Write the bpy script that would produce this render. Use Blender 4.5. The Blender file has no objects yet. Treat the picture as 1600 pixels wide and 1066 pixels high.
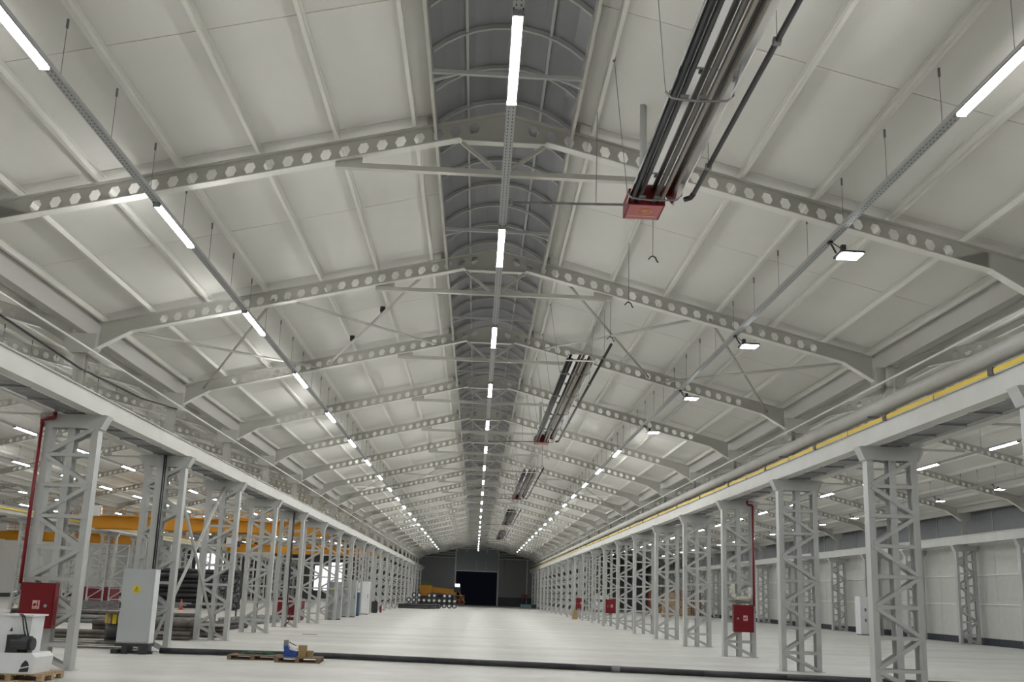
import bpy, math, random
from mathutils import Vector, Matrix
random.seed(7)
scene = bpy.context.scene
COL = scene.collection

# ------------------------------------------------------------------ camera, world, exposure
CR = Vector((0.9985681, -0.0417923, 0.0333927))
CU = Vector((-0.0404414, -0.1811610, 0.9826216))
CF = Vector((0.0350166, 0.9825651, 0.1825917))
cam_d = bpy.data.cameras.new('camera'); cam = bpy.data.objects.new('camera', cam_d); COL.objects.link(cam)
m = Matrix((CR, CU, -CF)).transposed().to_4x4(); m.translation = Vector((-0.1745, 0.0, 1.914))
cam.matrix_world = m
cam_d.sensor_width = 36.0; cam_d.lens = 1360.7 * 36 / 1600
cam_d.shift_y = (676.75 - 533.0) / 1600
cam_d.clip_start = 0.05; cam_d.clip_end = 500
scene.camera = cam
w = bpy.data.worlds.new('night_sky'); scene.world = w; w.use_nodes = True
bg = w.node_tree.nodes['Background']; bg.inputs[0].default_value = (0.004, 0.005, 0.008, 1); bg.inputs[1].default_value = 0.5
scene.view_settings.view_transform = 'Standard'; scene.view_settings.look = 'None'
scene.view_settings.gamma = 1.0; scene.view_settings.exposure = 0.12
scene.view_settings.use_curve_mapping = False
LAMP = 118.0      # strength of the tube lamps
FLOOD = 110.0

# ------------------------------------------------------------------ materials
MATS = {}
def mat(name, col, rough=0.5, metal=0.0, emit=None, es=0.0, noise=0.0, nscale=3.0, spec=0.5, bump=0.0):
    if name in MATS: return MATS[name]
    M = bpy.data.materials.new(name); M.use_nodes = True
    nt = M.node_tree; b = nt.nodes['Principled BSDF']
    b.inputs['Base Color'].default_value = (*col, 1)
    b.inputs['Roughness'].default_value = rough; b.inputs['Metallic'].default_value = metal
    b.inputs['Specular IOR Level'].default_value = spec
    if emit:
        b.inputs['Emission Color'].default_value = (*emit, 1); b.inputs['Emission Strength'].default_value = es
    if noise > 0 or bump > 0:
        tc = nt.nodes.new('ShaderNodeTexCoord'); n = nt.nodes.new('ShaderNodeTexNoise')
        n.inputs['Scale'].default_value = nscale; n.inputs['Detail'].default_value = 4
        nt.links.new(tc.outputs['Object'], n.inputs['Vector'])
        if noise > 0:
            r = nt.nodes.new('ShaderNodeValToRGB')
            r.color_ramp.elements[0].position = 0.3; r.color_ramp.elements[1].position = 0.7
            r.color_ramp.elements[0].color = (*[c * (1 - noise) for c in col], 1)
            r.color_ramp.elements[1].color = (*[min(1, c * (1 + noise)) for c in col], 1)
            nt.links.new(n.outputs['Fac'], r.inputs['Fac']); nt.links.new(r.outputs['Color'], b.inputs['Base Color'])
        if bump > 0:
            bp = nt.nodes.new('ShaderNodeBump'); bp.inputs['Strength'].default_value = bump; bp.inputs['Distance'].default_value = 0.02
            nt.links.new(n.outputs['Fac'], bp.inputs['Height']); nt.links.new(bp.outputs['Normal'], b.inputs['Normal'])
    MATS[name] = M; return M

steel = mat('painted_steel', (0.50, 0.495, 0.45), 0.45, noise=0.04, nscale=2)
steel2 = mat('column_paint', (0.46, 0.465, 0.45), 0.42, noise=0.04, nscale=2)
purl = mat('purlin_paint', (0.78, 0.775, 0.72), 0.45)
beamc = mat('runway_paint', (0.52, 0.515, 0.48), 0.45, noise=0.05, nscale=1.5)
gutm = mat('gutter_sheet', (0.50, 0.49, 0.455), 0.5)
roofm = mat('roof_sheet', (0.71, 0.70, 0.655), 0.5, noise=0.03, nscale=0.7)
backm = mat('roof_joint', (0.12, 0.12, 0.11), 0.8)
galv = mat('galvanised_steel', (0.34, 0.35, 0.36), 0.4, 0.5, noise=0.12, nscale=20)
skym = mat('skylight_sheet', (0.235, 0.235, 0.25), 0.32, noise=0.05, nscale=1.2)
wallp = mat('wall_panel', (0.56, 0.555, 0.525), 0.5, noise=0.03)
wallg = mat('grey_panel', (0.22, 0.225, 0.235), 0.5, noise=0.04)
endm = mat('end_panel', (0.17, 0.172, 0.17), 0.5, noise=0.03, nscale=1)
shutm = mat('shutter_panel', (0.19, 0.205, 0.21), 0.45)
darkb = mat('dark_base', (0.035, 0.038, 0.05), 0.6)
red = mat('red_paint', (0.17, 0.003, 0.008), 0.35)
redp = mat('red_pipe', (0.19, 0.004, 0.009), 0.4)
yel = mat('crane_yellow', (0.62, 0.27, 0.008), 0.45)
yelb = mat('conductor_yellow', (0.72, 0.50, 0.03), 0.5)
blk = mat('black_plastic', (0.02, 0.02, 0.022), 0.45)
blkm = mat('black_steel', (0.045, 0.045, 0.05), 0.4, 0.3, noise=0.2, nscale=6)
rust = mat('rusty_steel', (0.12, 0.10, 0.085), 0.6, 0.3, noise=0.35, nscale=5)
greyp = mat('grey_steel', (0.22, 0.22, 0.22), 0.5, 0.4, noise=0.25, nscale=5)
cabm = mat('cabinet_grey', (0.45, 0.47, 0.48), 0.4)
white = mat('white_paint', (0.78, 0.79, 0.80), 0.35, noise=0.04, nscale=4)
wood = mat('pallet_wood', (0.20, 0.14, 0.09), 0.75, noise=0.3, nscale=8)
woodl = mat('pale_wood', (0.42, 0.30, 0.18), 0.7, noise=0.25, nscale=8)
card = mat('cardboard', (0.36, 0.25, 0.12), 0.75, noise=0.1, nscale=8)
blue = mat('blue_paint', (0.02, 0.07, 0.32), 0.4, noise=0.3, nscale=12)
green = mat('green_paint', (0.03, 0.13, 0.08), 0.5, noise=0.3, nscale=10)
orange = mat('orange_cone', (0.75, 0.12, 0.04), 0.5)
chrome = mat('mirror_reflector', (0.93, 0.93, 0.94), 0.07, 1.0)
labred = mat('pale_red', (0.52, 0.16, 0.17), 0.5)
tubeb = mat('burner_tube', (0.05, 0.05, 0.055), 0.35, 0.7)
tubes = mat('steel_tube', (0.34, 0.31, 0.26), 0.3, 0.9)
yellab = mat('yellow_label', (0.75, 0.55, 0.02), 0.5)
goldl = mat('gold_print', (0.75, 0.42, 0.08), 0.5)
pink = mat('faded_print', (0.72, 0.45, 0.42), 0.6)
bluel = mat('blue_drum', (0.05, 0.10, 0.17), 0.5)
lens = mat('led_lens', (0.9, 0.9, 0.9), 0.5, emit=(0.97, 0.98, 0.97), es=LAMP)
lens2 = mat('led_lens_side', (0.9, 0.9, 0.9), 0.5, emit=(0.97, 0.98, 0.97), es=LAMP*.6)
floodl = mat('flood_lens', (0.9, 0.9, 0.9), 0.5, emit=(0.90, 0.95, 1.0), es=FLOOD)
glow = mat('lit_window', (0.8, 0.8, 0.8), 0.5, emit=(0.95, 0.97, 1.0), es=1.3)

def floor_material():
    M = bpy.data.materials.new('power_floated_concrete'); M.use_nodes = True; nt = M.node_tree; b = nt.nodes['Principled BSDF']
    tc = nt.nodes.new('ShaderNodeTexCoord'); mp = nt.nodes.new('ShaderNodeMapping'); mp.inputs['Scale'].default_value = (0.10, 0.9, 1)
    n = nt.nodes.new('ShaderNodeTexNoise'); n.inputs['Scale'].default_value = 0.55; n.inputs['Detail'].default_value = 6; n.inputs['Roughness'].default_value = .6
    n2 = nt.nodes.new('ShaderNodeTexNoise'); n2.inputs['Scale'].default_value = 1.3; n2.inputs['Detail'].default_value = 8
    r = nt.nodes.new('ShaderNodeValToRGB'); r.color_ramp.elements[0].position = .3; r.color_ramp.elements[1].position = .72
    r.color_ramp.elements[0].color = (0.56, 0.545, 0.50, 1); r.color_ramp.elements[1].color = (0.78, 0.775, 0.75, 1)  # bands across the hall: reflections and smudges put into the colour
    mx = nt.nodes.new('ShaderNodeMixRGB'); mx.blend_type = 'MULTIPLY'; mx.inputs[0].default_value = .35
    r2 = nt.nodes.new('ShaderNodeValToRGB'); r2.color_ramp.elements[0].position = .35; r2.color_ramp.elements[0].color = (.72, .72, .72, 1); r2.color_ramp.elements[1].position = .6
    L = nt.links.new
    L(tc.outputs['Object'], mp.inputs['Vector']); L(mp.outputs['Vector'], n.inputs['Vector']); L(tc.outputs['Object'], n2.inputs['Vector'])
    L(n.outputs['Fac'], r.inputs['Fac']); L(n2.outputs['Fac'], r2.inputs['Fac']); L(r.outputs['Color'], mx.inputs[1]); L(r2.outputs['Color'], mx.inputs[2])
    L(mx.outputs['Color'], b.inputs['Base Color'])
    b.inputs['Roughness'].default_value = 0.42; b.inputs['Specular IOR Level'].default_value = 0.4
    return M
floorm = floor_material()

def tray_material():
    M = bpy.data.materials.new('perforated_tray'); M.use_nodes = True; nt = M.node_tree; b = nt.nodes['Principled BSDF']
    tc = nt.nodes.new('ShaderNodeTexCoord'); sp = nt.nodes.new('ShaderNodeSeparateXYZ'); L = nt.links.new
    L(tc.outputs['Object'], sp.inputs[0])
    def mt(op, a, bv=None):
        n = nt.nodes.new('ShaderNodeMath'); n.operation = op
        if hasattr(a, 'links'): L(a, n.inputs[0])
        else: n.inputs[0].default_value = a
        if bv is not None:
            if hasattr(bv, 'links'): L(bv, n.inputs[1])
            else: n.inputs[1].default_value = bv
        return n.outputs[0]
    fy = mt('LESS_THAN', mt('FRACT', mt('MULTIPLY', sp.outputs[1], 12.0)), 0.45)
    fx = mt('LESS_THAN', mt('ABSOLUTE', mt('SUBTRACT', mt('ABSOLUTE', sp.outputs[0]), 0.026)), 0.007)
    k = mt('MULTIPLY', fx, fy)
    mx = nt.nodes.new('ShaderNodeMixRGB'); mx.inputs[1].default_value = (0.42, 0.43, 0.43, 1); mx.inputs[2].default_value = (0.06, 0.06, 0.06, 1)
    L(k, mx.inputs[0]); L(mx.outputs[0], b.inputs['Base Color']); b.inputs['Roughness'].default_value = .45; b.inputs['Metallic'].default_value = .3
    return M
traym = tray_material()

# ------------------------------------------------------------------ mesh helpers
class MB:
    def __init__(s): s.v = []; s.f = []
    def add(s, vs, fs):
        k = len(s.v); s.v += [tuple(a) for a in vs]; s.f += [tuple(i + k for i in f) for f in fs]; return s
    def box(s, x0, x1, y0, y1, z0, z1):
        return s.add([(x0,y0,z0),(x1,y0,z0),(x1,y1,z0),(x0,y1,z0),(x0,y0,z1),(x1,y0,z1),(x1,y1,z1),(x0,y1,z1)],
                     [(0,3,2,1),(4,5,6,7),(0,1,5,4),(1,2,6,5),(2,3,7,6),(3,0,4,7)])
    def bar(s, p, q, wd, ht, up=(0,0,1)):
        p = Vector(p); q = Vector(q); d = (q - p).normalized(); u = Vector(up)
        side = d.cross(u)
        if side.length < 1e-4: side = d.cross(Vector((1,0,0)))
        side.normalize(); u = side.cross(d).normalized()
        a = side * wd / 2; b = u * ht / 2
        vs = [p-a-b, p+a-b, p+a+b, p-a+b, q-a-b, q+a-b, q+a+b, q-a+b]
        return s.add(vs, [(0,1,2,3),(4,7,6,5),(0,4,5,1),(1,5,6,2),(2,6,7,3),(3,7,4,0)])
    def tube(s, p, q, r, n=10, r2=None):
        p = Vector(p); q = Vector(q); d = (q - p).normalized(); r2 = r if r2 is None else r2
        a = d.cross(Vector((0,0,1)) if abs(d.z) < .9 else Vector((1,0,0))).normalized(); b = d.cross(a)
        vs = []
        for c, rr in ((p, r), (q, r2)):
            for i in range(n):
                t = 2*math.pi*i/n; vs.append(c + a*math.cos(t)*rr + b*math.sin(t)*rr)
        fs = [(i, (i+1) % n, n+(i+1) % n, n+i) for i in range(n)] + [tuple(range(n-1, -1, -1)), tuple(range(n, 2*n))]
        return s.add(vs, fs)
    def path(s, pts, r, n=8):
        for a, b in zip(pts[:-1], pts[1:]): s.tube(a, b, r, n)
        return s
    def prism(s, poly, y0, y1):      # poly in x,z
        n = len(poly)
        vs = [(x, y0, z) for x, z in poly] + [(x, y1, z) for x, z in poly]
        return s.add(vs, [tuple(range(n)), tuple(range(2*n-1, n-1, -1))] + [(i, n+i, n+(i+1) % n, (i+1) % n) for i in range(n)])
    def prismx(s, poly, x0, x1):     # poly in y,z
        n = len(poly)
        vs = [(x0, y, z) for y, z in poly] + [(x1, y, z) for y, z in poly]
        return s.add(vs, [tuple(range(n-1, -1, -1)), tuple(range(n, 2*n))] + [(i, (i+1) % n, n+(i+1) % n, n+i) for i in range(n)])
    def mesh(s, name, m, smooth=False):
        me = bpy.data.meshes.new(name); me.from_pydata(s.v, [], s.f); me.materials.append(m)
        if smooth: me.polygons.foreach_set('use_smooth', [True]*len(me.polygons))
        me.update(); return me
def obj(name, me, parent=None, loc=None, **props):
    o = bpy.data.objects.new(name, me); COL.objects.link(o)
    if parent: o.parent = parent
    if loc is not None: o.location = loc
    for k, v in props.items(): o[k] = v
    return o
def put(name, mb, m, parent=None, loc=None, smooth=False, **props):
    return obj(name, mb.mesh(name, m, smooth), parent, loc, **props)
def thing(name, label, cat, loc=(0,0,0), rz=0, group=None, kind=None):
    o = bpy.data.objects.new(name, None); COL.objects.link(o); o.location = loc; o.rotation_euler[2] = rz; o.empty_display_size = .2
    if label: o['label'] = label
    if cat: o['category'] = cat
    if group: o['group'] = group
    if kind: o['kind'] = kind
    return o
def copy_tree(o, parent=None):
    c = o.copy(); COL.objects.link(c); c.parent = parent
    for ch in KIDS.get(o.name, ()): copy_tree(ch, c)
    return c
KIDS = {}
def index_kids():
    KIDS.clear()
    for o in bpy.data.objects:
        if o.parent: KIDS.setdefault(o.parent.name, []).append(o)
ORD = ('first second third fourth fifth sixth seventh eighth ninth tenth eleventh twelfth thirteenth fourteenth fifteenth sixteenth seventeenth '
       'eighteenth nineteenth twentieth twenty-first twenty-second twenty-third twenty-fourth twenty-fifth twenty-sixth').split()
def text_mesh(txt, size, m, ext=0.002):
    c = bpy.data.curves.new('lettering', 'FONT'); c.body = txt; c.size = size; c.extrude = ext; c.align_x = 'CENTER'; c.align_y = 'CENTER'
    o = bpy.data.objects.new('lettering', c); COL.objects.link(o)
    bpy.context.view_layer.update()
    me = bpy.data.meshes.new_from_object(o.evaluated_get(bpy.context.evaluated_depsgraph_get())); bpy.data.objects.remove(o)
    me.materials.clear(); me.materials.append(m); return me

# ------------------------------------------------------------------ dimensions
S = 6.0; Y1 = 19.586; NP = 18.7; ROW = 9.35
YA, YB = -20.0, 147.8
def fy(i): return Y1 + S*i
FR = range(-1, 21)
RIDGE = 10.0; SL = 0.25
zt = lambda x: RIDGE - SL*abs(x)
NAVES = [0, 1, -1, -2]
NAME = {0: 'central nave', 1: 'right side nave', -1: 'left side nave', -2: 'far left nave'}
XR = 28.85; XL = -47.7

# ------------------------------------------------------------------ setting
put('floor', MB().box(XL-.3, XR+.3, YA-.3, YB+.3, -0.3, 0), floorm, kind='structure')
ceil = thing('ceiling', None, None, kind='structure')
bk = MB()
for n in NAVES:
    cx = n*NP
    for s in (-1, 1):
        a, b = 1.16, 9.05
        bk.add([(cx+s*a, YA, zt(a)+.27), (cx+s*b, YA, zt(b)+.27), (cx+s*b, YB, zt(b)+.27), (cx+s*a, YB, zt(a)+.27),
                (cx+s*a, YA, zt(a)+.33), (cx+s*b, YA, zt(b)+.33), (cx+s*b, YB, zt(b)+.33), (cx+s*a, YB, zt(a)+.33)],
               [(0,3,2,1),(4,5,6,7),(0,1,5,4),(1,2,6,5),(2,3,7,6),(3,0,4,7)])
put('roof_deck', bk, backm, ceil)
def panel_mesh(s, ln):
    a, b = 1.15, 9.06; g = .007
    return MB().add([(s*a, g, zt(a)+.185), (s*b, g, zt(b)+.185), (s*b, ln-g, zt(b)+.185), (s*a, ln-g, zt(a)+.185),
                     (s*a, g, zt(a)+.25), (s*b, g, zt(b)+.25), (s*b, ln-g, zt(b)+.25), (s*a, ln-g, zt(a)+.25)],
                    [(0,3,2,1),(4,5,6,7),(0,1,5,4),(1,2,6,5),(2,3,7,6),(3,0,4,7)]).mesh('roof_panel', roofm)
pm = {(s, ln): panel_mesh(s, ln) for s in (-1, 1) for ln in (3, 6)}
for n in NAVES:
    ln = 3 if n == 0 else 6
    y = fy(-1) - 3 - 30
    while y < YB - .1:
        for s in (-1, 1): obj('roof_panel', pm[(s, ln)], ceil, (n*NP, y, 0))
        y += ln
# purlins: cold-formed channels along the hall
def purlin_mesh(s):
    m_ = MB(); m_.box(-.006, .006, YA, YB, 0, .165); m_.box(-.06 if s > 0 else 0, 0 if s > 0 else .06, YA, YB, 0, .008)
    m_.box(-.06 if s > 0 else 0, 0 if s > 0 else .06, YA, YB, .157, .165)
    lip = -.06*s
    m_.box(min(lip, lip+.006*s), max(lip, lip+.006*s), YA, YB, 0, .016)
    return m_.mesh('purlin', purl)
pu = {s: purlin_mesh(s) for s in (-1, 1)}
for n in NAVES:
    for s in (-1, 1):
        for k in range(7):
            x = 1.54 + 1.278*k if k < 6 else 9.0
            obj('purlin', pu[s], ceil, (n*NP + s*x, 0, zt(x)+.02))
# valley gutters
for x in (-ROW-NP*2, -ROW-NP, -ROW, ROW, ROW+NP):
    g = MB(); g.prism([(-.27, 7.93), (-.10, 7.47), (.10, 7.47), (.27, 7.93), (.25, 7.93), (.08, 7.49), (-.08, 7.49), (-.25, 7.93)], YA, YB)
    put('valley_gutter', g, gutm, ceil, (x, 0, 0))
# barrel skylights
def arc(n, r0=0.0, w_=1.14, z0=9.74, rise=.46):
    R = (w_*w_ + rise*rise)/(2*rise); a0 = math.asin(w_/R)
    return [((R+r0)*math.sin(-a0+2*a0*i/n), z0 - (R-rise) + (R+r0)*math.cos(-a0+2*a0*i/n)) for i in range(n+1)]
def arc_strip(y0, y1, th, r0=0.0, n=10):
    i0, o0 = arc(n, r0), arc(n, r0+th); mb = MB()
    vs = []
    for y in (y0, y1): vs += [(x, y, z) for x, z in i0] + [(x, y, z) for x, z in o0]
    N = n+1; fs = []
    for i in range(n):
        fs += [(i, i+1, 2*N+i+1, 2*N+i), (N+i, 3*N+i, 3*N+i+1, N+i+1), (i, N+i, N+i+1, i+1), (2*N+i, 2*N+i+1, 3*N+i+1, 3*N+i)]
    fs += [(0, 2*N, 3*N, N), (n, N+n, 3*N+n, 2*N+n)]
    return mb.add(vs, fs)
rib_m = arc_strip(-.02, .02, .07, -.055).mesh('rib', steel2)
pane_m = arc_strip(.004, .996, .012, .02).mesh('pane', skym)
for j, n in enumerate(NAVES):
    wnd = thing('window_%d' % (j+1), None, None, (n*NP, 0, 0), kind='structure')
    for s in (-1, 1):
        put('kerb', MB().box(min(s*1.13, s*1.18), max(s*1.13, s*1.18), YA, YB, 9.55, 9.92), steel, wnd)
        put('longitudinal_bar', MB().box(s*.62-.02, s*.62+.02, YA, YB, 10.04, 10.10), steel2, wnd)
    if n == 0:
        y = 0.586
        while y < YB-1:
            obj('rib', rib_m, wnd, (0, y, 0)); obj('pane', pane_m, wnd, (0, y, 0)); y += 1
        put('back_pane', arc_strip(YA, 0.57, .012, .02), skym, wnd)
    else:
        put('pane', arc_strip(YA, YB, .012, .02), skym, wnd)
        rb = MB()
        y = 3.586
        while y < YB-1: r_ = arc_strip(y-.02, y+.02, .07, -.055, 8); rb.add(r_.v, r_.f); y += 2
        put('rib', rb, steel2, wnd, kind='stuff')
# mid-bay ties under the central skylight
for k, i in enumerate(range(-1, 20)):
    y = fy(i) - 1.8 if i < 0 else fy(i) - 3 + .9
    t = thing('skylight_tie', 'grey steel tie bar spanning the central barrel skylight, %s from the camera' % ORD[k], 'tie bar', (0, y, 9.5), group='tie bars between roof frames under the skylight')
    put('tie_rod', MB().bar((-1.12, 0, .02), (1.12, 0, .02), .05, .06), steel2, t)
    for s in (-1, 1): put('brace', MB().bar((s*.75, 0, 0), (s*1.12, 0, -.14), .03, .03), steel2, t)

# right wall: sandwich panels between girts, dark plinth, grey glazing band on top
wr = put('wall_right', MB().box(XR+.07, XR+.2, YA, YB, 0, 8.1), backm, kind='structure')
bands = [(.40, 2.24), (2.30, 3.88), (3.94, 6.3)]
pms = [MB().box(0, .07, .01, 2.99, a, b).mesh('wall_panel', wallp) for a, b in bands]
upm = MB().box(0, .05, .01, 2.99, 6.33, 8.1).mesh('glazing_panel', wallg)
pl = MB().box(-.02, .07, .01, 2.99, 0, .38).mesh('plinth', darkb)
y = fy(-1) - 1.5
while y < YB-3:
    for q in pms: obj('wall_panel', q, wr, (XR, y, 0))
    obj('plinth', pl, wr, (XR, y, 0)); obj('glazing_panel', upm, wr, (XR+.02, y, 0))
    y += 3
for z in (2.27, 3.91, 6.31):
    put('girt', MB().box(-.08, 0, YA, YB, z-.03, z+.03), purl, wr, (XR, 0, 0))
g = MB(); y = fy(-1)-1.5
while y < YB: g.box(-.03, .01, y-.02, y+.02, 6.33, 8.0); y += 3
put('mullion', g, steel, wr, (XR, 0, 0), kind='stuff')
# left wall
wl = put('wall_left', MB().box(XL-.2, XL-.07, YA, YB, 0, 8.1), backm, kind='structure')
lp = MB().box(-.07, 0, .01, 5.99, 0.4, 7.9).mesh('wall_panel', wallp)
y = 12
while y < YB-6: obj('wall_panel', lp, wl, (XL, y, 0)); y += 6
put('plinth', MB().box(-.07, .02, YA, YB, 0, .38), darkb, wl, (XL, 0, 0))
# wall behind the camera
put('wall_front', MB().box(XL-.2, XR+.2, YA-.2, YA, 0, 10.3), wallp, kind='structure')
# far end wall with the door opening
we = thing('wall_back', None, None, (0, YB, 0), kind='structure')
D0, D1 = -3.46, 3.42
put('panel_field', MB().box(D1, 9.3, 0, .15, 1.45, 7.7), endm, we); put('panel_field', MB().box(-9.3, D0, 0, .15, 1.45, 7.7), endm, we)
put('gable_panel', MB().prism([(-9.3, 7.7), (9.3, 7.7), (9.3, 7.9), (1.1, 10.2), (-1.1, 10.2), (-9.3, 7.9)], 0, .15), mat('gable_grey', (0.10,0.10,0.10), .6), we)
put('dark_plinth', MB().box(D1+.1, 9.3, -.04, .15, 0, 1.45), darkb, we); put('dark_plinth', MB().box(-9.3, D0-.1, -.04, .15, 0, 1.45), darkb, we)
for z in (7.75, 8.25, 8.6):
    for a, b in ((-9.2, -3.7), (3.6, 9.2)):
        if z < 8.6 or True: put('girt', MB().box(a if z < 8.5 else a*.7 if a < 0 else a, b if z < 8.5 else b*.7 if b > 0 else b, -.12, 0, z-.05, z+.05), steel, we)
for x in (D0-.13, D1+.13): put('door_post', MB().box(x-.12, x+.12, -.1, .1, 0, 9.2), steel, we)
put('side_post', MB().box(8.35, 8.5, -.12, 0, 0, 7.7), steel, we)
put('conduit', MB().tube((4.5, -.1, 2.2), (4.5, -.1, 8.6), .06, 6), greyp, we)
for (a, b, mm) in ((9.3, XR, wallg), (-27.9, -9.3, endm), (XL, -27.9, endm)):
    put('panel_field', MB().box(a, b, 0, .15, 0, 7.7), mm, we)
    c_ = (a+b)/2 if a > 0 or a > -28 else -2*NP
    hw = min(9.35, (b-a)/2)
    put('gable_panel', MB().prism([(c_-hw, 7.7), (c_+hw, 7.7), (c_+hw, 7.9), (c_, 10.3), (c_-hw, 7.9)], 0, .15), endm, we)
dr = thing('door_1', None, None, (0, YB, 0), kind='structure')
put('shutter_box', MB().box(D0, D1, -.5, .1, 5.62, 9.8), shutm, dr)
for x in (-3.3, -1.75, 1.6, 3.2): put('guide_roller', MB().box(x-.06, x+.06, -.56, -.5, 8.7, 9.3), steel2, dr)
for x in (-.1, 1.5): put('seam', MB().box(x-.02, x+.02, -.515, -.5, 5.7, 7.3), steel2, dr)
put('bottom_rail', MB().box(D0, D1, -.55, -.48, 5.5, 5.66), steel, dr)
put('window_5', MB().box(-26.9, -24.6, YB-.05, YB-.01, 1.6, 5.6).box(-24.2, -22.4, YB-.05, YB-.01, 1.2, 6.2), glow, kind='structure')
put('window_6', MB().box(-46.5, -42, YB-.05, YB-.01, 2.2, 7.0), glow, kind='structure')

# ------------------------------------------------------------------ lattice columns
ZL = [0.02, .53, 1.24, 1.92, 2.60, 3.29, 3.98, 4.66, 5.30]
CD = .24
def chord_mesh(kind):
    b = MB()
    if kind == 'box': b.box(-.075, .075, 0, CD, 0, 5.3)
    else: b.box(-.075, .075, 0, .012, 0, 5.3).box(-.075, .075, CD-.012, CD, 0, 5.3).box(-.005, .005, 0, CD, 0, 5.3)
    return b.mesh('chord', steel2)
CHB, CHH = chord_mesh('box'), chord_mesh('h')
HB = MB().box(-.56, .56, -.012, 0, -.042, .042).box(-.56, .56, -.012, .03, .036, .042).mesh('cross_bar', steel2)
DIA = {}
def diag_mesh(z0, z1, sgn):
    k = (round(z1-z0, 3), sgn)
    if k not in DIA:
        d = z1-z0; b = MB()
        b.bar((-.5*sgn, -.018, .03), (.5*sgn, -.018, d-.03), .012, .085, up=(-.6*sgn, 0, 1)); DIA[k] = b.mesh('diagonal_brace', steel2)
    return DIA[k]
def lat_mesh(y, zlist):
    b = MB()
    for z in zlist[1:-1]: b.box(-.56, .56, y-.006, y+.006, z-.042, z+.042)
    for k, (a, c) in enumerate(zip(zlist[:-1], zlist[1:])):
        sg = 1 if k % 2 else -1
        b.bar((-.5*sg, y-.01, a+.03), (.5*sg, y-.01, c-.03), .012, .085, up=(-.6*sg, 0, 1))
    return b.mesh('lattice', steel2)
LATB = lat_mesh(CD+.01, ZL); LATF = lat_mesh(-.006, ZL)
cap = MB()
capoly = [(-.59, 5.28), (.59, 5.28), (.74, 5.44), (.74, 5.58), (-.74, 5.58), (-.74, 5.44)]
cap.prism([(-.60, 5.26), (.60, 5.26), (.72, 5.56), (-.72, 5.56)], -.015, 0); cap.prism([(-.60, 5.26), (.60, 5.26), (.72, 5.56), (-.72, 5.56)], CD, CD+.015)
cap.box(-.74, .74, -.03, CD+.03, 5.56, 5.58)
CAPM = cap.mesh('cap_plate', steel2)
CAPE = MB().prism([(-.78, 5.57), (-.72, 5.57), (-.60, 5.26), (-.64, 5.26)], -.03, CD+.03).prism([(.72, 5.57), (.78, 5.57), (.64, 5.26), (.60, 5.26)], -.03, CD+.03).mesh('bearing_plate', steel2)
BASE = MB().box(-.66, .66, -.05, CD+.05, 0, .012).mesh('base_plate', steel2)
pb = MB(); pb.box(-.12, .12, .03, .045, 5.58, 7.1).box(-.12, .12, .195, .21, 5.58, 7.1).box(-.006, .006, .03, .21, 5.58, 7.1)
POST = pb.mesh('upper_post', steel)
gp = [(-.36, 7.14), (-.20, 7.01), (.20, 7.01), (.36, 7.14), (.36, 7.465), (-.36, 7.465)]
GUS = MB().prism(gp, -.05, .26).mesh('gusset_box', steel)
def column(x, y, label, group, detail):
    t = thing('lattice_column', label, 'column', (x, y, 0), group=group)
    for cx_, me in ((-.515, CHB), (0, CHH), (.515, CHB if x < 0 else CHH)): obj('chord', me, t, (cx_, 0, 0))
    obj('cap_plate', CAPM, t); obj('bearing_plate', CAPE, t); obj('base_plate', BASE, t); sx = .05 if x > 0 else -.05; obj('upper_post', POST, t, (sx, 0, 0)); obj('gusset_box', GUS, t, (sx, 0, 0))
    if detail:
        for z in ZL[1:-1]: obj('cross_bar', HB, t, (0, 0, z))
        for k, (a, c) in enumerate(zip(ZL[:-1], ZL[1:])): obj('diagonal_brace', diag_mesh(a, c, 1 if k % 2 else -1), t, (0, 0, a))
        obj('rear_lattice', LATB, t, kind='stuff')
    else:
        obj('lattice', LATF, t, kind='stuff'); obj('rear_lattice', LATB, t, kind='stuff')
    return t
for x, nm, first in ((-ROW, 'left row of the central nave', -1), (ROW, 'right row of the central nave', -1), (-ROW-NP, 'row between the two left naves', 2), (ROW+NP, 'row along the right side wall', 1)):
    for k, i in enumerate(range(first, 21)):
        column(x, fy(i), 'pale grey lattice steel column in the %s, %s from the camera' % (nm, ORD[k]), 'lattice columns, ' + nm, abs(x) < 10 and i < 8)

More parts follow.
